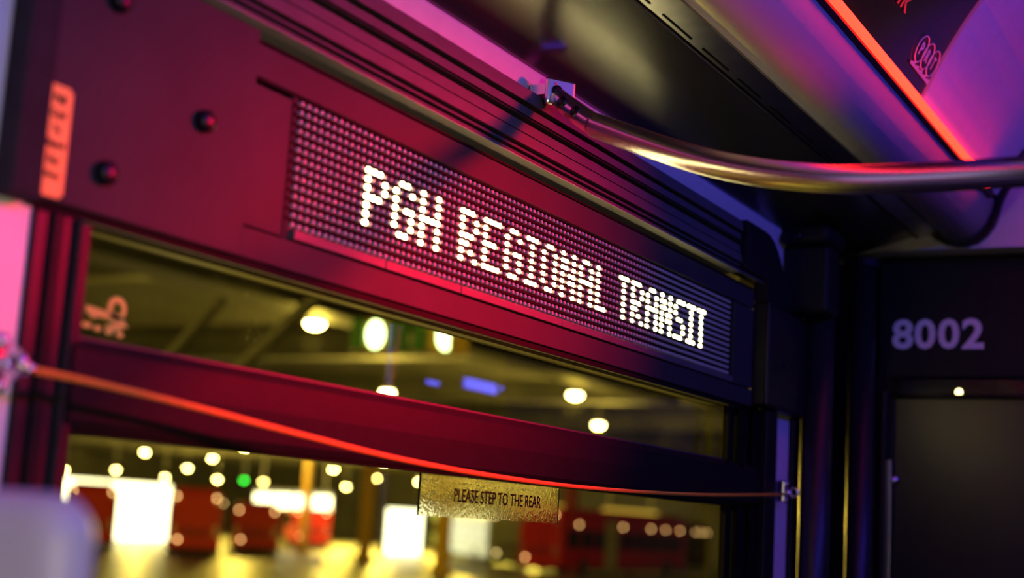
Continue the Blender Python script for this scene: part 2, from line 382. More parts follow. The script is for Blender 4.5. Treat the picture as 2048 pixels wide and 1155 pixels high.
# rounded end cap of the rail
bm = bmesh.new(); pr = [(2.95, Z(0.688))]
for k in range(9):
    t = math.pi/2*(1-k/8); pr.append((3.08+0.155*math.cos(t), Z(0.53)+0.158*math.sin(t)))
pr += [(3.235, Z(0.53)), (3.10, Z(0.53)), (3.10, Z(0.58)), (2.95, Z(0.58))]
extrude_y(bm, pr, 1.066, 1.099); o = rel(finish('end_cap', bm, 'black'), rib); o.parent = rib

# dark equipment box at the end of the header
eb = empty('equipment_box', (3.26, 1.09, Z(0.29)), 'plain black box closing the header beside the partition post', 'box')
bm = bmesh.new(); box(bm, 3.098, 3.45, 1.062, 1.10, Z(0.293), Z(0.53), 0.006); adopt(finish('box_body', bm, 'frame'), eb)
bm = bmesh.new(); box(bm, 3.092, 3.104, 1.056, 1.066, Z(0.294), Z(0.528), 0.003); adopt(finish('edge_bead', bm, 'black_gloss'), eb)
for (x, z) in ((3.32, 0.47), (3.32, 0.33), (3.22, 0.40)):
    bm = bmesh.new(); lathe(bm, [(0.008, 0), (0.007, 0.004), (0, 0.005)], (0, -1, 0), (x, 1.063, Z(z)), 12); adopt(finish('screw', bm, 'black_gloss', smooth=True), eb)
# black camera housing under the ceiling
ch = empty('ceiling_housing', (3.38, 1.0, Z(0.55)), 'black housing hanging below the ceiling where rail and partition meet', 'housing')
bm = bmesh.new(); box(bm, 3.30, 3.40, 0.985, 1.098, Z(0.535), Z(0.70), 0.010); adopt(finish('housing_body', bm, 'black'), ch)
bm = bmesh.new(); box(bm, 3.26, 3.41, 0.975, 1.098, Z(0.70), Z(0.742), 0.012); adopt(finish('housing_top', bm, 'black'), ch)
bm = bmesh.new(); lathe(bm, [(0.012, 0), (0.010, 0.006), (0, 0.008)], (-1, 0, 0), (3.262, 1.05, Z(0.715)), 14); adopt(finish('knob', bm, 'black_gloss', smooth=True), ch)

# ================================================================ LED MESSAGE SIGN
FONT = {'P': "1110 1001 1001 1110 1000 1000 1000", 'G': "0110 1001 1000 1011 1001 1001 0110", 'H': "1001 1001 1001 1111 1001 1001 1001",
        'R': "1110 1001 1001 1110 1100 1010 1001", 'E': "1111 1000 1000 1110 1000 1000 1111", 'I': "111 010 010 010 010 010 111",
        'O': "0110 1001 1001 1001 1001 1001 0110", 'N': "1001 1101 1101 1011 1011 1001 1001", 'A': "0110 1001 1001 1111 1001 1001 1001",
        'L': "100 100 100 100 100 100 111", 'T': "111 010 010 010 010 010 010", 'S': "0111 1000 1000 0110 0001 0001 1110"}
LX0, LZ0, PX, PZ = 1.3973, 0.5048, 0.013972, 0.011955
NC, NR = 112, 14
lit = set(); c = 11
for chx in "PGH REGIONAL TRANSIT":
    if chx == ' ': c += 3; continue
    rows = FONT[chx].split()
    for r, row in enumerate(rows):
        for k, v in enumerate(row):
            if v == '1': lit.add((c+k, 4+r))
    c += len(rows[0])+1
sign = empty('message_sign', (2.17, 1.10, Z(0.345)), 'long black dot matrix sign with lit letters reading PGH REGIONAL TRANSIT', 'sign')
def SG(o): rel(o, sign); o.parent = sign; return o
SG(boxo('back_board', (LX0-0.010, LX0+PX*(NC-1)+0.010, 1.104, 1.118, Z(LZ0-PZ*13-0.008), Z(LZ0+0.006)), 'board'))
SG(boxo('side_strip', (LX0-0.020, LX0-0.0085, 1.098, 1.112, Z(LZ0-PZ*13-0.022), Z(LZ0+0.006)), 'trim_dark', None, 0.001))
for r in range(NR):
    z = LZ0-PZ*(r-0.5) if r else LZ0+PZ*0.55
    hgt = 0.0021
    SG(boxo('louvre', (LX0-0.024 if r else LX0-0.105, LX0+PX*(NC-1)+0.009, 1.0968, 1.106, Z(z-hgt), Z(z+hgt)), 'ink'))
bm = bmesh.new(); lathe(bm, [(0.0036, 0), (0.0036, 0.0050), (0.0027, 0.0072), (0, 0.0080)], (0, -1, 0), (0, 0, 0), 8)
led_me = finish('led', bm, 'lens_off', None, True); mesh_off = led_me.data
bm = bmesh.new(); lathe(bm, [(0.0050, 0), (0.0050, 0.0050), (0.0040, 0.0080), (0, 0.0094)], (0, -1, 0), (0, 0, 0), 8)
tmp = finish('led', bm, 'lens_off', None, True); mesh_lit = tmp.data; mesh_lit.materials.append(MATS['lens_lit'])
for p_ in mesh_lit.polygons: p_.material_index = 1 if p_.center.y < -0.0053 else 0
bpy.data.objects.remove(led_me); bpy.data.objects.remove(tmp)
def led_pos(cc, r): return Vector((LX0+PX*cc, 1.1045, Z(LZ0-PZ*r)))
for (cc, r) in sorted(lit):
    o = bpy.data.objects.new('led', mesh_lit); col.objects.link(o); o.parent = sign; o.location = led_pos(cc, r)-sign.location
    o['label'] = 'lit pale yellow lamp'
rest = [(cc, r) for cc in range(NC) for r in range(NR) if (cc, r) not in lit]
single = rest[:max(0, 300-len(lit))]
for (cc, r) in single:
    o = bpy.data.objects.new('led', mesh_off); col.objects.link(o); o.parent = sign; o.location = led_pos(cc, r)-sign.location
bm = bmesh.new()
for (cc, r) in rest[len(single):]:
    p = led_pos(cc, r)-sign.location
    lathe(bm, [(0.0036, 0), (0.0036, 0.0050), (0.0027, 0.0072), (0, 0.0080)], (0, -1, 0), p, 8)
o = finish('unlit_leds', bm, 'lens_off', sign, True, recalc=False); o['kind'] = 'stuff'

# ================================================================ WINDOWS
WX0, WX1 = 1.068, 2.965
win1 = tag(empty('window_1', (2.0, 1.13, Z(0.07))), kind='structure')
win2 = tag(empty('window_2', (2.0, 1.13, Z(-0.6))), kind='structure')
def W1(o): return adopt(o, win1)
def W2(o): return adopt(o, win2)
W1(boxo('pane', (WX0, 3.11, 1.137, 1.141, Z(0.155), Z(0.284)), 'pane_dusty'))
W2(boxo('pane', (WX0, 3.11, 1.137, 1.141, Z(-0.58), Z(0.08)), 'pane'))
# reveal under the header, lit from outside
bm = bmesh.new(); extrude_x(bm, [(1.098, Z(0.2800)), (1.165, Z(0.2845)), (1.165, Z(0.30)), (1.098, Z(0.2815))], WX0-0.02, WX1+0.03); W1(finish('head_reveal', bm, 'reveal'))
W1(boxo('outer_head', (WX0-0.02, WX1+0.08, 1.165, 1.175, Z(0.2845), Z(0.31)), 'beam'))
for x in (1.75, 2.23, 2.68):
    W1(boxo('drain_slot', (x, x+0.012, 1.112, 1.118, Z(0.2798), Z(0.2835)), 'ink'))
# middle bar: rounded face, its lower edge bends up slightly at the front end
bm = bmesh.new(); extrude_x(bm, [(1.102, Z(0.069)), (1.096, Z(0.078)), (1.094, Z(0.115)), (1.096, Z(0.150)), (1.103, Z(0.1605)), (1.16, Z(0.163)), (1.16, Z(0.069))], WX0-0.01, 3.168); W1(finish('middle_bar', bm, 'bar'))
bm = bmesh.new(); extrude_x(bm, [(1.110, Z(0.1605)), (1.110, Z(0.1645)), (1.137, Z(0.1650)), (1.137, Z(0.1605))], WX0, WX1+0.04); W1(finish('glazing_bead', bm, 'beam'))
bm = bmesh.new(); extrude_x(bm, [(1.104, Z(0.0695)), (1.106, Z(0.064)), (1.137, Z(0.064)), (1.137, Z(0.0695))], WX0, WX1+0.04); W2(finish('lower_gasket', bm, 'ink'))
# jambs: left (several stepped vertical profiles), right
for a, b, y0, m_ in ((0.987, 1.006, 1.094, 'frame'), (1.006, 1.020, 1.088, 'bar'), (1.020, 1.036, 1.092, 'frame'), (1.0365, 1.041, 1.084, 'trim_dark'), (1.0415, 1.053, 1.096, 'bar'), (1.053, 1.068, 1.100, 'black')):
    W2(boxo('jamb_strip', (a, b, y0, 1.16, Z(-0.60), Z(0.279)), m_, None, 0.0015))
for a, b, y0, m_ in ((2.968, 2.985, 1.098, 'black'), (2.985, 3.040, 1.112, 'reveal'), (3.040, 3.066, 1.096, 'frame'), (3.066, 3.13, 1.116, 'reveal'), (3.13, 3.17, 1.098, 'black')):
    W2(boxo('jamb_strip', (a, b, y0, y0+0.008, Z(-0.60), Z(0.2893)), 'ink', None, 0.0015))
W2(boxo('jamb_end', (3.10, 3.20, 1.113, 1.134, Z(-0.60), Z(0.330)), 'black'))
# bus body ends around the opening
W2(boxo('sill', (WX0-0.08, WX1+0.2, 1.10, 1.175, Z(-0.62), Z(-0.58)), 'frame'))
for a, b in ((0.985, 1.068),):
    W2(boxo('jamb_back', (a, b, 1.16, 1.25, Z(-0.6), Z(0.285)), 'frame'))

# ---- printed film on the lower pane
film = empty('notice_film', (2.0, 1.135, Z(0.0)), 'clear textured film on the window reading PLEASE STEP TO THE REAR', 'sign')
adopt(boxo('film_sheet', (1.790, 2.238, 1.1325, 1.1365, Z(0.003), Z(0.0665)), 'film'), film)
wx = [(1.886, 'PLEASE', 0.084), (1.986, 'STEP', 0.052), (2.058, 'TO', 0.024), (2.096, 'THE', 0.036), (2.145, 'REAR', 0.048)]
tx = letter('lettering', 'PLEASE STEP TO THE REAR', (1.885, 1.1320, Z(0.0265)), (1, 0, 0), (0, 0, 1), 0.284, 0.0200, 'ink', None, 0.012)
adopt(tx, film)
# ---- worn pictogram decal on the upper pane
dc = empty('window_decal', (1.14, 1.136, Z(0.18)), 'small worn yellowish pictogram decal in the corner of the upper pane', 'sticker')
def disc(bm, x, z, rx, rz, y=1.1365, n=16, ri=0.0):
    o_ = [bm.verts.new((x+rx*math.cos(2*math.pi*k/n), y, z+rz*math.sin(2*math.pi*k/n))) for k in range(n)]
    if ri:
        i_ = [bm.verts.new((x+rx*ri*math.cos(2*math.pi*k/n), y, z+rz*ri*math.sin(2*math.pi*k/n))) for k in range(n)]
        for k in range(n): bm.faces.new((o_[k], o_[(k+1) % n], i_[(k+1) % n], i_[k]))
    else: bm.faces.new(o_)
def flat(nm, fn, parent, material):
    bm = bmesh.new(); fn(bm)
    r = bmesh.ops.extrude_face_region(bm, geom=list(bm.faces)); bmesh.ops.translate(bm, vec=(0, -0.0006, 0), verts=[v for v in r['geom'] if isinstance(v, bmesh.types.BMVert)])
    return adopt(finish(nm, bm, material), parent)
flat('pictogram_ring', lambda bm: disc(bm, 1.152, Z(0.2055), 0.0145, 0.0135, ri=0.5), dc, 'decal')
flat('pictogram_body', lambda bm: bm.faces.new([bm.verts.new(p) for p in ((1.106, 1.1365, Z(0.203)), (1.106, 1.1365, Z(0.196)), (1.118, 1.1365, Z(0.189)), (1.124, 1.1365, Z(0.192)), (1.142, 1.1365, Z(0.192)), (1.150, 1.1365, Z(0.186)), (1.172, 1.1365, Z(0.187)), (1.160, 1.1365, Z(0.197)), (1.140, 1.1365, Z(0.200)))]), dc, 'decal')
for x, z, rx in ((1.110, 0.1815, 0.008), (1.126, 0.180, 0.0055), (1.143, 0.1785, 0.006), (1.160, 0.1775, 0.006), (1.150, 0.184, 0.014)):
    flat('pictogram_dot', lambda bm: disc(bm, x, Z(z), rx, 0.0032), dc, 'decal')

# ================================================================ STICKERS
st = empty('cord_notice', (0.992, 1.086, Z(0.29)), 'upright orange notice with black words about pulling the cord', 'sticker')
bm = bmesh.new(); box(bm, 0.977, 1.0105, 1.0868, 1.0880, Z(0.2925), Z(0.406))
es = [e for e in bm.edges if abs(e.verts[0].co.y-e.verts[1].co.y) > 0.0005]
bmesh.ops.bevel(bm, geom=es, offset=0.0035, segments=4, affect='EDGES'); adopt(finish('notice_face', bm, 'sticker'), st)
for i, (wd, frac) in enumerate((('Pull', 0.5), ('Cord', 0.62), ('To', 0.32), ('Signal', 0.80), ('For', 0.5), ('Stop', 0.62))):
    L = 0.031*frac; adopt(letter('lettering', wd, (0.9937-L/2, 1.0866, Z(0.388-0.0158*i)), (1, 0, 0), (0, 0, 1), L, 0.0092, 'ink', None, 0.045), st)
st2 = empty('pillar_notice', (3.31, 1.098, Z(-0.05)), 'narrow yellow notice with dark print marks on the purple lit pillar', 'sticker')
adopt(boxo('notice_face', (3.250, 3.290, 1.0965, 1.0995, Z(-0.055), Z(0.052)), 'sticker'), st2)
for i in range(5):                                                   # dark print marks, too blurred to read
    adopt(boxo('print_mark', (3.258, 3.282, 1.0960, 1.0966, Z(0.034-0.019*i), Z(0.044-0.019*i)), 'ink'), st2)
S('trim_4', (3.385, 3.50, 1.086, 1.10, Z(-0.62), Z(0.292)), 'black', 0.004)
S('trim_5', (3.172, 3.245, 1.080, 1.10, Z(-0.62), Z(0.292)), 'black', 0.004)

# ================================================================ PULL CORD
pc = [(0.951, 1.05, 0.116), (1.052, 1.05, 0.112), (1.203, 1.05, 0.1025), (1.383, 1.05, 0.089), (1.604, 1.05, 0.0745), (1.877, 1.05, 0.066), (2.226, 1.05, 0.0655), (2.688, 1.05, 0.0765), (3.20, 1.05, 0.100)]
bm = bmesh.new(); tube(bm, spline([(x, y, Z(z)) for x, y, z in pc], 8), 0.0034, 10)
tag(finish('pull_cord', bm, 'orange_cord', smooth=True), 'thin orange pull cord sagging across the window', 'cord')
def cord_bracket(p, label, s=1.0):
    e = empty('cord_bracket', p, label, 'bracket')
    P = Vector(p)
    bm = bmesh.new(); box(bm, P.x-0.009*s, P.x+0.009*s, P.y+0.022, 1.0995, P.z-0.025*s, P.z+0.03*s, 0.003); adopt(finish('plate', bm, 'steel'), e)
    bm = bmesh.new(); ring = [P+Vector((0.0, 0.010*math.cos(t), 0.011*math.sin(t)))*s for t in [2*math.pi*k/18 for k in range(19)]]
    tube(bm, ring, 0.0042*s, 8, caps=False); adopt(finish('eyelet', bm, 'steel', smooth=True), e)
    for dz in (0.021, -0.021):
        bm = bmesh.new(); lathe(bm, [(0.0075*s, 0), (0.0075*s, 0.004), (0.005*s, 0.0075), (0, 0.0085)], (0, -1, 0), (P.x, P.y+0.022, P.z+dz*s), 14)
        adopt(finish('screw', bm, 'steel', smooth=True), e)
    bm = bmesh.new(); tube(bm, [P+Vector((0, 0.008, 0)), P+Vector((0, 0.03, 0))], 0.006*s, 10); adopt(finish('stem', bm, 'steel', smooth=True), e)
    return e
cord_bracket((0.942, 1.05, Z(0.119)), 'steel eyelet bracket for the orange cord on the pale pillar by the seat')
cord_bracket((3.285, 1.05, Z(0.108)), 'steel eyelet bracket for the orange cord on the purple lit pillar by the partition', 0.9)
bm = bmesh.new(); lathe(bm, [(0, 0), (0.006, 0.002), (0.0065, 0.008), (0.004, 0.012), (0, 0.013)], (1, 0, -0.05), (0.953, 1.05, Z(0.1165)), 12)
tag(finish('cord_stop', bm, 'steel', smooth=True), 'small round metal stop on the orange cord end', 'fitting')

# ================================================================ GRAB RAIL
gr = empty('grab_rail', (1.98, 1.06, Z(0.69)), 'curved brushed steel grab rail bolted below the ceiling edge', 'grab rail')
rp_ = [(1.955, 0.962, 0.620), (1.905, 0.844, 0.566), (1.872, 0.751, 0.5275), (1.850, 0.666, 0.5005), (1.832, 0.590, 0.4825), (1.820, 0.517, 0.4715), (1.810, 0.418, 0.4650), (1.80, 0.295, 0.4625), (1.80, 0.10, 0.4625), (1.80, -0.30, 0.4625)]
bm = bmesh.new(); tube(bm, spline([(x, y, Z(z)) for x, y, z in rp_], 8), 0.0195, 28); adopt(finish('rail_tube', bm, 'steel', smooth=True), gr)
sl = spline([(2.006, 1.060, Z(0.692)), (1.990, 1.040, Z(0.676)), (1.975, 1.008, Z(0.652)), (1.955, 0.962, Z(0.620)), (1.940, 0.925, Z(0.602))], 5)
bm = bmesh.new(); tube(bm, sl, [0.0150+0.0030*min(1, i/14) for i in range(len(sl))], 24); adopt(finish('sleeve', bm, 'steel', smooth=True), gr)
bm = bmesh.new(); box(bm, -0.027, 0.027, -0.006, 0.006, -0.023, 0.023, 0.005)
bmesh.ops.rotate(bm, cent=(0, 0, 0), matrix=Matrix.Rotation(math.radians(-34), 3, 'Z'), verts=bm.verts); bmesh.ops.translate(bm, vec=(2.000, 1.050, Z(0.694)), verts=bm.verts); adopt(finish('foot_plate', bm, 'steel'), gr)
boxo('foot_spacer', (1.985, 2.012, 1.050, 1.098, Z(0.690), Z(0.708)), 'steel', None).name = 'foot_spacer'
adopt(bpy.data.objects['foot_spacer'], gr)
bd = Vector((-0.96, 0.207, 0.18))
for P, n_ in ((Vector((1.9900, 1.0500, Z(0.694))), Vector((-0.56, -0.83, 0))), (Vector((1.981, 1.024, Z(0.664)))+bd*0.0145, bd), (Vector((1.969, 0.993, Z(0.642)))+bd*0.0150, bd)):
    bm = bmesh.new(); lathe(bm, [(0.0098, 0), (0.0098, 0.002), (0.008, 0.0045), (0.0045, 0.0058), (0, 0.006)], n_, P, 18); adopt(finish('bolt', bm, 'black_gloss', smooth=True), gr)

# ================================================================ FRONT PARTITION
wf = empty('wall_front', (3.8, 0.6, 0.0)); tag(wf, kind='structure')
def F(o): return adopt(o, wf)
F(boxo('upper_panel', (3.80, 3.84, 0.15, 1.02, Z(0.44), Z(0.757)), 'partition', None, 0.003))
F(boxo('header_rail', (3.785, 3.84, 0.15, 0.955, Z(0.382), Z(0.437)), 'rail_gloss', None, 0.006))
F(boxo('header_bead', (3.778, 3.79, 0.15, 0.95, Z(0.384), Z(0.394)), 'rail_gloss', None, 0.004))
F(boxo('top_edge', (3.775, 3.84, 0.15, 1.10, Z(0.750), Z(0.766)), 'black', None, 0.004))
for s_, y_ in (('8', 0.957), ('0', 0.899), ('0', 0.838), ('2', 0.7765)):
    F(letter('digit', s_, (3.7985, y_, Z(0.5125)), (0, -1, 0), (0, 0, 1), 0.0555, 0.081, 'white_print', None, 0.03))
F(boxo('door_panel', (3.80, 3.83, 0.15, 0.945, 0.02, Z(0.384)), 'door_glass'))
F(boxo('door_stile', (3.79, 3.835, 0.945, 1.0, 0.0, Z(0.44)), 'black', None, 0.004))
F(boxo('inner_stile', (3.76, 3.80, 0.960, 0.975, 0.0, Z(0.40)), 'frame', None, 0.003))
F(boxo('latch_plate', (3.775, 3.80, 0.948, 0.970, Z(-0.30), Z(0.22)), 'steel_dark', None, 0.003))
bm = bmesh.new(); lathe(bm, [(0.010, 0), (0.014, 0.004), (0.012, 0.014), (0, 0.018)], (-1, -0.2, 0.2), (3.795, 0.945, Z(0.168)), 14); F(finish('latch_knob', bm, 'steel', smooth=True))
bm = bmesh.new(); lathe(bm, [(0.009, 0), (0.008, 0.004), (0, 0.007)], (-1, 0, 0), (3.785, 0.780, Z(0.399)), 16); F(finish('glowing_dot', bm, 'dot_glow', smooth=True))  # small glowing dot on the header rail
def post(x, y, r, z1, label):
    e = empty('partition_post', (x, y, 0), label, 'post')
    bm = bmesh.new(); tube(bm, [(0, 0, 0), (0, 0, z1)], r, 28); finish('post_tube', bm, 'post', e, True)
    for f in e.children[0].data.polygons: f.use_smooth = abs(f.normal.z) < 0.5
    bm = bmesh.new(); lathe(bm, [(r+0.012, z1-0.02), (r+0.012, z1), (r, z1+0.006)], (0, 0, 1), (0, 0, 0), 24); finish('post_collar', bm, 'black', e)
    bm = bmesh.new(); lathe(bm, [(r+0.02, 0), (r+0.02, 0.01), (r, 0.02)], (0, 0, 1), (0, 0, 0), 24); finish('post_foot', bm, 'black', e)
    return e
post(3.430, 1.045, 0.038, Z(0.745), 'thick glossy black post against the window pillar')
post(3.70, 1.010, 0.034, Z(0.735), 'glossy black post carrying the numbered partition')
S('wall_left_corner', (3.50, 4.3, 1.088, 1.10, 0.0, Z(0.74)), 'black')
F(boxo('filler_strip', (3.80, 3.83, 0.99, 1.088, 0.0, Z(0.757)), 'black'))

# a stanchion by the aisle, mirrored in the window pane
sp = empty('stanchion', (3.17, 0.16, 0), 'vertical steel stanchion standing by the aisle, mirrored in the window', 'pole')
bm = bmesh.new(); tube(bm, [(0, 0, 0), (0, 0, Z(1.25))], 0.018, 20); finish('pole', bm, 'steel', sp, True)
bm = bmesh.new(); lathe(bm, [(0.04, 0), (0.04, 0.008), (0.02, 0.02)], (0, 0, 1), (0, 0, 0), 20); finish('flange', bm, 'steel', sp)

# blue LED fixtures
bf = empty('blue_light_strip', (1.9, -0.62, Z(0.90)), 'long blue LED strip along the far side of the ceiling', 'light')
adopt(boxo('strip_housing', (0.35, 3.55, -0.66, -0.615, Z(0.87), Z(0.95)), 'frame'), bf)
adopt(boxo('strip_bracket', (1.8, 2.0, -0.66, -0.62, Z(0.95), Z(1.25)), 'frame'), bf)
bb = empty('blue_light_bar', (5.1, -0.58, Z(0.5)), 'row of blue LED lamps over the front doorway', 'light')
adopt(boxo('bar_housing', (4.5, 6.3, -0.64, -0.575, Z(0.47), Z(0.65)), 'frame'), bb)
adopt(boxo('bar_bracket', (5.3, 5.4, -0.64, -0.58, Z(0.65), Z(1.25)), 'frame'), bb)
for a, b, z0, z1 in ((4.50, 4.58, 0.49, 0.505), (4.77, 5.02, 0.505, 0.545), (5.06, 5.10, 0.525, 0.54), (5.13, 5.17, 0.545, 0.56), (5.19, 5.26, 0.545, 0.565), (5.29, 5.46, 0.545, 0.575), (5.50, 5.62, 0.56, 0.59)):
    adopt(boxo('lamp', (a, b, -0.577, -0.571, Z(z0), Z(z1)), 'led_blue'), bb)

# advert card print
def on_card(x, s, lift=0.0035):
    """point on the card at distance s (m) above its lower edge; also the up vector"""
    acc = 0.0
    for (y0, z0), (y1, z1) in zip(adp, adp[1:]):
        L = math.hypot(y1-y0, z1-z0)
        if acc+L >= s:
            t = (s-acc)/L; d = Vector((0, y1-y0, z1-z0)).normalized(); n = Vector((0, -d.z, d.y))
            if n.z > 0: n = -n
            return Vector((x, y0+(y1-y0)*t, z0+(z1-z0)*t))+n*lift, d
        acc += L
def card_ring(cx, cs, rx, rs, tilt=0.0):
    bm = bmesh.new(); pts = []
    for k in range(33):
        t = 2*math.pi*k/32
        pts.append(on_card(cx+rx*math.cos(t), cs+rs*math.sin(t))[0])
    tube(bm, pts, 0.0013, 6, caps=False); return finish('logo_ring', bm, 'pale_print', ad, True)
for i, chx in enumerate('PRT'):
    cx = 2.715+0.0475*i; card_ring(cx, 0.0725, 0.0275, 0.0265)
    p, d = on_card(cx-0.009, 0.0600); letter('logo_letter', chx, p, (1, 0, 0), d, 0.018, 0.025, 'pale_print', ad, 0.02)
for k in range(15):                                                  # fine print below the logo, too small to read
    p, d = on_card(2.690+0.0098*k, 0.0345); h = 0.006+0.004*((k*7) % 3)/2
    bm = bmesh.new(); vs_ = [bm.verts.new(p+Vector((a, 0, 0))+d*b) for a, b in ((0, 0), (0.0068, 0), (0.0068, h), (0, h))]
    bm.faces.new(vs_); r = bmesh.ops.extrude_face_region(bm, geom=list(bm.faces)); bmesh.ops.translate(bm, vec=(0, -0.0008, -0.0004), verts=[v for v in r['geom'] if isinstance(v, bmesh.types.BMVert)])
    finish('fine_print', bm, 'pale_print', ad)
p, d = on_card(2.462, 0.088); letter('headline', 'nk', p, (1, 0, 0), d, 0.090, 0.045, 'orange_print', ad, 0.0)

# ================================================================ SEAT
se = empty('bus_seat', (0.70, 0.9, 0.0), 'pale moulded bus seat back with rounded top corner beside the pillar', 'seat')
def outline(y0, y1, z0, z1, r, n=8):
    pts = [(y0, z0)]
    for k in range(n+1):
        t = math.pi-math.pi/2*k/n; pts.append((y0+r+r*math.cos(t), z1-r+r*math.sin(t)))
    for k in range(n+1):
        t = math.pi/2-math.pi/2*k/n; pts.append((y1-r+r*math.cos(t), z1-r+r*math.sin(t)))
    return pts+[(y1, z0)]
bm = bmesh.new(); rings = []
for x, ins in ((-0.030, 0.024), (-0.0285, 0.015), (-0.024, 0.007), (-0.016, 0.002), (-0.008, 0.0), (0.004, 0.001), (0.012, 0.006), (0.016, 0.015)):
    rings.append([bm.verts.new((x, y, z)) for y, z in outline(-0.206+ins, 0.18-ins, 0.42, EYE+0.002-ins, 0.030-ins*0.6)])
for a, b in zip(rings, rings[1:]):
    for k in range(len(a)): bm.faces.new((a[k], a[(k+1) % len(a)], b[(k+1) % len(a)], b[k]))
bm.faces.new(rings[0][::-1]); bm.faces.new(rings[-1])
finish('seat_back', bm, 'seat_shell', se, True)
boxo('seat_cushion', (0.02, 0.45, -0.20, 0.18, 0.38, 0.46), 'seat_shell', se, 0.02)
boxo('seat_pedestal', (0.0, 0.40, -0.08, 0.08, 0.0, 0.38), 'frame', se)

# ================================================================ GARAGE OUTSIDE
GZ = EYE-2.5
def G(name, b, material): return S(name, b, material)
G('garage_floor', (-5, 130, 2.0, 110, GZ-0.2, GZ), 'garage_floor')
gc = G('garage_ceiling', (-5, 130, 2.0, 110, Z(4.9), Z(5.1)), 'garage_roof')
G('garage_wall_back', (-5, 130, 105, 105.4, GZ, Z(4.9)), 'garage_roof')
G('garage_wall_end', (125, 125.4, 2, 105, GZ, Z(4.9)), 'garage_roof')
def roof_beam(b, material='beam'):
    return tag(boxo('roof_beam', b, material), kind='structure')
roof_beam((-5, 34.2, 14.0, 14.8, Z(3.23), Z(4.9)))
for x in range(20, 124, 12): roof_beam((x, x+0.5, 16, 105, Z(4.2), Z(4.9)), 'garage_roof')
for p0, p1, r in (((11.38, 9.77, 2.12), (10.94, 10.28, 1.20), 0.065), ((11.2, 8.4, 2.08), (10.53, 9.23, 0.92), 0.07)):
    bm = bmesh.new(); tube(bm, [(p0[0], p0[1], Z(p0[2]))]+[(p1[0], p1[1], Z(p1[2]))], r, 8); tag(finish('roof_brace', bm, 'brace'), kind='structure')

LAMP_W = 2600
def make_lamp():
    e = empty('garage_lamp', (0, 0, 0), 'round glowing lamp hanging from the garage roof far outside', 'lamp', 'lamps under the garage roof')
    bm = bmesh.new(); lathe(bm, [(0.24, 0), (0.22, -0.06), (0.15, -0.12), (0.0, -0.15)], (0, 0, 1), (0, 0, 0), 14); finish('bowl', bm, 'lamp_glow', e, True)
    bm = bmesh.new(); lathe(bm, [(0.25, 0.0), (0.18, 0.14), (0.06, 0.22), (0.0, 0.23)], (0, 0, 1), (0, 0, 0), 14); finish('reflector', bm, 'lamp_cap', e, True)
    bm = bmesh.new(); tube(bm, [(0, 0, 0.2), (0, 0, 1.0)], 0.02, 6); finish('stem', bm, 'lamp_cap', e)
    d = bpy.data.lights.new('lamp_light', 'POINT'); d.energy = LAMP_W; d.color = WARM; d.shadow_soft_size = 0.2
    l = bpy.data.objects.new('lamp_light', d); l.location = (0, 0, -0.40); l.parent = e; col.objects.link(l)
    return e
lamps = [((0.731, 0.6824, 0.0325), 100), ((0.7503, 0.6611, 0.0237), 115), ((0.7607, 0.6491, 0.0314), 103), ((0.7636, 0.6457, 0.0176), 118), ((0.7408, 0.6717, 0.0167), 122),
         ((0.7189, 0.6952, 0.0196), 118), ((0.7741, 0.6331, 0.0403), 87), ((0.7831, 0.6219, 0.0179), 115), ((0.8112, 0.5848, 0.0293), 105), ((0.8167, 0.5771, 0.0179), 122),
         ((0.8259, 0.5637, 0.0196), 122), ((0.828, 0.5607, 0.025), 112), ((0.8443, 0.5359, 0.0244), 114), ((0.8307, 0.5568, 0.0362), 95), ((0.6955, 0.7185, 0.0174), 110),
         ((0.799, 0.6014, 0.1289), 27.5), ((0.83, 0.5577, 0.0845), 41.5), ((0.8955, 0.4451, 0.0907), 39), ((0.903, 0.4295, 0.0708), 49.5),
         ((0.862, 0.507, 0.030), 100), ((0.874, 0.486, 0.026), 108), ((0.886, 0.4637, 0.0285), 102), ((0.852, 0.523, 0.022), 112)]
proto = make_lamp(); first = True
for (dx, dy, dz), D in lamps:
    o = proto if first else copy_tree(proto); first = False
    o.location = (dx*D, dy*D, Z(dz*D))
    stem = [c_ for c_ in bpy.data.objects if c_.parent == o and c_.name.startswith('stem')][0]
    if 25 < D < 60: o['label'] = {27.5: 'large glowing garage lamp hanging beyond the roof braces', 41.5: 'glowing garage lamp half hidden by the window middle bar', 39: 'glowing garage lamp beside the mirrored blue lights', 49.5: 'glowing garage lamp low over the middle bar near the window frame'}[D]
    stem.scale.z = max(0.2, (4.9-dz*D)/1.0)
    if D > 80:
        for c_ in bpy.data.objects:
            if c_.parent == o and not c_.name.startswith('stem'): c_.scale = (0.75, 0.75, 0.75)
for x, y in ((2.0, 9.0), (-9.0, 10.0), (2.0, 22.0), (14.0, 34.0)):     # the same roof lamps go on over the bus, left of the picture
    d = bpy.data.lights.new('garage_lamp_offscreen', 'POINT'); d.energy = LAMP_W; d.color = WARM; d.shadow_soft_size = 0.2
    o = bpy.data.objects.new('garage_lamp_offscreen', d); o.location = (x, y, Z(3.1)); col.objects.link(o)

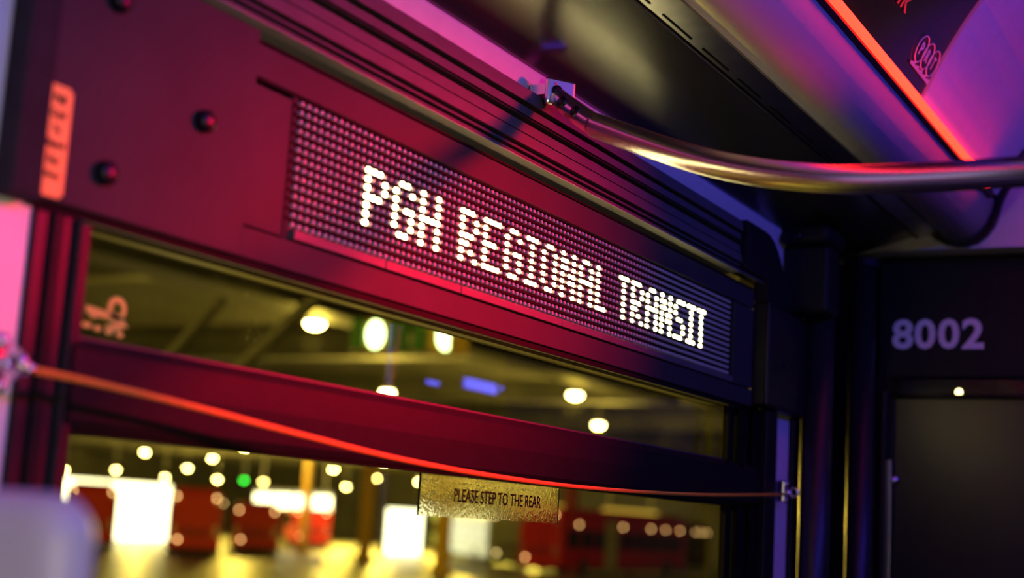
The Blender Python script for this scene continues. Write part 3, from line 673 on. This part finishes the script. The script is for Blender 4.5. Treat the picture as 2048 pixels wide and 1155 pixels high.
# parked buses
def make_bus(name, loc, rz, label, body, length=11.0, stripe=None, windows=True, cream=None, height=3.05, group=None):
    e = empty(name, loc, label, 'bus', group, rz); Lh = length/2
    bm = bmesh.new(); box(bm, -Lh, Lh, -1.27, 1.27, 0.35, height, 0.16); finish('body', bm, body, e)
    bm = bmesh.new(); box(bm, -Lh+0.4, Lh-0.4, -1.0, 1.0, height-0.02, height+0.22, 0.08); finish('roof_pod', bm, stripe or body, e)
    boxo('skirt', (-Lh+0.1, Lh-0.1, -1.2, 1.2, 0.22, 0.40), 'tyre', e)
    for sgn in (-1, 1):
        n = int(length/1.55)
        for k in range(n):
            x = -Lh+0.75+k*(length-1.5)/n
            w_ = boxo('side_window', (x, x+(length-1.5)/n-0.16, sgn*1.255-0.02, sgn*1.255+0.04, 1.35, 2.35), 'bus_glass', e, 0.02)
    boxo('engine_hatch', (-Lh-0.03, -Lh+0.04, -0.95, 0.95, 0.85, 1.75), body, e, 0.03)
    for k in range(5): boxo('grille_slat', (-Lh-0.05, -Lh-0.02, -0.7, 0.7, 0.95+k*0.09, 0.99+k*0.09), 'tyre', e)
    for y in (-1.02, 1.02):
        for z in (1.0, 1.3, 2.55): boxo('tail_lamp', (-Lh-0.05, -Lh+0.02, y-0.09, y+0.09, z, z+0.18), 'hub', e, 0.02)
    boxo('rear_window', (-Lh-0.03, -Lh+0.04, -0.75, 0.75, 1.95, 2.35), body, e, 0.03)
    for sgn in (1,):
        boxo('windscreen', (sgn*Lh-0.04, sgn*Lh+0.03, -1.08, 1.08, 1.35, 2.55), 'bus_glass', e, 0.02)
        boxo('destination_board', (sgn*Lh-0.04, sgn*Lh+0.035, -0.8, 0.8, 2.62, 2.88), 'tyre', e)
        boxo('bumper', (sgn*Lh-0.1, sgn*Lh+0.12, -1.2, 1.2, 0.38, 0.68), 'tyre', e, 0.04)
        for y in (-0.95, 0.95):
            bm = bmesh.new(); lathe(bm, [(0.13, 0), (0.12, 0.04), (0, 0.06)], (sgn, 0, 0), (sgn*(Lh), y, 0.9), 12); finish('headlamp', bm, 'hub', e, True)
    for x in (-Lh+2.6, Lh-2.6):
        for sgn in (-1, 1):
            bm = bmesh.new(); lathe(bm, [(0.48, 0), (0.48, 0.1), (0.42, 0.13), (0.24, 0.14), (0.22, 0.10), (0, 0.10)], (0, sgn, 0), (x, sgn*1.17, 0.48), 20); wl_ = finish('wheel', bm, 'tyre', e)
            bm = bmesh.new(); lathe(bm, [(0.22, 0.09), (0.20, 0.13), (0.08, 0.15), (0, 0.15)], (0, sgn, 0), (x, sgn*1.17, 0.48), 14); finish('hub', bm, 'hub', wl_)
    spots = [(-Lh-0.04, y, height-0.22) for y in (-0.95, 0.95)]+[(-Lh-0.06, 0.75, 0.78)]
    spots += [(x, -1.29, 2.62) for x in (-Lh*0.75, -Lh*0.1, Lh*0.35, Lh*0.6, Lh*0.85)]
    for p_ in spots:  # small glowing dots added to stand for glints on the bus
        bm = bmesh.new(); lathe(bm, [(0.065, 0), (0.05, 0.04), (0, 0.06)], (-1, 0, 0) if p_[0] < -Lh else (0, -1, 0), p_, 8); finish('glint_dot', bm, 'glint_glow', e, True)
    if cream:
        a, b = cream
        boxo('side_panel', (a, b, -1.30, -1.265, 0.36, 2.95), 'bus_cream', e)
    return e
face = math.radians
make_bus('parked_bus', (58.6, 50.8, GZ), face(40.9), 'red bus parked end on beside the brightly lit garage bay', 'bus_red')
make_bus('parked_bus', (66.4, 53.0, GZ), face(38.6), 'dark red bus parked end on under the long strip light', 'bus_red', height=2.55)
make_bus('parked_bus', (57.0, 56.6, GZ), face(44.8), 'shadowed red bus standing in front of the bright bay', 'bus_red')
make_bus('parked_bus', (76.4, 43.7, GZ), face(46), 'pale green white bus parked behind the yellow column', 'bus_white')
make_bus('parked_bus', (96.0, 57.5, GZ), face(36), 'pale bus half hidden beyond the green white bus', 'bus_white')
make_bus('parked_bus', (74.8, 34.6, GZ), face(-4), 'red bus seen from its side with a cream panel, next to the red column', 'bus_red', 15.0, None, True, (-2.6, -1.3), 3.25)
make_bus('parked_bus', (93.0, 38.5, GZ), face(4), 'orange red bus at the end of the parked row by the window frame', 'bus_orange', 11.0)
make_bus('parked_bus', (84.0, 62.5, GZ), face(40), 'small looking red bus far back between the yellow columns', 'bus_red', height=2.6)

# lit bays and glowing strips
def bay(name, b, material, label, cat):
    e = empty(name, ((b[0]+b[1])/2, (b[2]+b[3])/2, b[4]), label, cat)
    o = boxo('glow_panel', b, material); adopt(o, e)
    m_ = 0.12
    for q in ((b[0]-m_, b[0], b[2]-0.05, b[3], b[4], b[5]), (b[1], b[1]+m_, b[2]-0.05, b[3], b[4], b[5]), (b[0]-m_, b[1]+m_, b[2]-0.05, b[3], b[5], b[5]+m_)):
        adopt(boxo('bay_frame', q, 'beam'), e)
    return e
bay('lit_bay', (63.3, 73.5, 66.0, 66.3, GZ, Z(1.10)), 'bay_glow', 'blazing white workshop bay behind the parked red buses', 'bay')
bay('lit_bay', (75.3, 79.5, 50.0, 50.2, GZ+0.1, Z(0.42)), 'bay_glow', 'tall narrow blazing doorway beside the yellow column', 'bay')
def glow_strip(p0, p1, label, h=0.5, material='tube_glow'):
    e = empty('glow_strip', p0, label, 'light'); a = Vector(p0); b = Vector(p1); n = 4
    for k in range(n):
        q0 = a.lerp(b, k/n+0.012); q1 = a.lerp(b, (k+1)/n-0.012)
        bm = bmesh.new(); tube(bm, [q0, q1], h, 8); adopt(finish('tube', bm, material, smooth=True), e)
    bm = bmesh.new(); tube(bm, [a+Vector((0, 0, h*1.4)), b+Vector((0, 0, h*1.4))], h*0.4, 6); adopt(finish('housing', bm, 'lamp_cap'), e)
    for t in (0.1, 0.9):
        q = a.lerp(b, t); bm = bmesh.new(); tube(bm, [(q.x, q.y, q.z+h), (q.x, q.y, Z(4.9))], 0.05, 6); adopt(finish('hanger', bm, 'lamp_cap'), e)
    return e
glow_strip((74.1, 59.5, Z(0.50)), (77.1, 55.5, Z(0.58)), 'long white strip light glowing over the dark red bus', 0.42)
glow_strip((69.0, 37.2, Z(0.85)), (75.5, 37.2, Z(0.85)), 'amber glowing strip over the rear of the side on red bus', 0.30, 'amber_glow')  # row of amber glowing tubes above the bus
glow_strip((80.0, 37.4, Z(0.90)), (88.0, 37.4, Z(0.95)), 'amber glowing strip over the front of the side on red bus', 0.30, 'amber_glow')
# columns
def column(x, y, r, material, label, ht=None):
    e = empty('garage_column', (x, y, GZ), label, 'column'); h = Z(4.9)-GZ
    bm = bmesh.new(); box(bm, -r, r, -r, r, 0, h if not ht else ht, 0.03); finish('shaft', bm, material, e)
    boxo('base', (-r*1.5, r*1.5, -r*1.5, r*1.5, 0, 0.35), material, e, 0.03)
    return e
column(63.5, 43.4, 0.26, 'column_yellow', 'slim yellow garage column between the dark red bus and the blazing doorway')
column(56.4, 34.3, 0.26, 'column_yellow', 'yellow garage column directly below the textured film')
column(69.0, 34.2, 0.30, 'column_red', 'rust red garage column at the tail of the side on bus')
column(70.5, 52.6, 0.20, 'column_yellow', 'distant yellow garage column behind the small looking red bus')
# hanging signal boxes
def signal(dirv, D, label, flip=1):
    dx, dy, dz = dirv; P = Vector((dx*D, dy*D, Z(dz*D))); e = empty('signal_box', P, label, 'signal light', None, math.atan2(dy, dx))
    boxo('housing', (0.0, 0.35, -0.36, 0.36, -0.19, 0.22), 'signal_yellow', e, 0.04)
    bm = bmesh.new(); lathe(bm, [(0.13, 0), (0.11, 0.04), (0, 0.06)], (-1, 0, 0), (0.0, 0.06*flip, 0.02), 18); o = finish('lens', bm, 'signal_glow', e, True)
    for v in o.data.vertices: v.co.z = 0.02+(v.co.z-0.02)*1.35; v.co.y = 0.06*flip+(v.co.y-0.06*flip)*0.82
    boxo('visor_left', (-0.08, 0.0, 0.20, 0.36, -0.19, 0.20), 'signal_green', e, 0.02)
    boxo('visor_right', (-0.08, 0.0, -0.36, -0.10, -0.19, 0.20), 'signal_green' if flip > 0 else 'signal_yellow', e, 0.02)
    bm = bmesh.new(); tube(bm, [(0.15, 0, 0.2), (0.15, 0, 4.9-dz*D)], 0.03, 6); finish('hanger', bm, 'lamp_cap', e)
    return e
signal((0.8256, 0.5643, 0.1228), 18, 'hanging signal box with a white lens between green sides')
signal((0.8488, 0.5287, 0.1247), 18, 'hanging signal box with a white lens and a yellow side', -1)
e = empty('green_lamp', (0.7749*95, 0.6321*95, Z(0.0184*95)), 'small green lamp among the white garage lamps', 'lamp')
bm = bmesh.new(); lathe(bm, [(0.14, 0), (0.12, -0.1), (0, -0.16)], (0, 0, 1), (0, 0, 0), 12); finish('bulb', bm, 'green_glow', e, True)
bm = bmesh.new(); tube(bm, [(0, 0, 0), (0, 0, 3.155)], 0.03, 6); finish('stem', bm, 'lamp_cap', e)
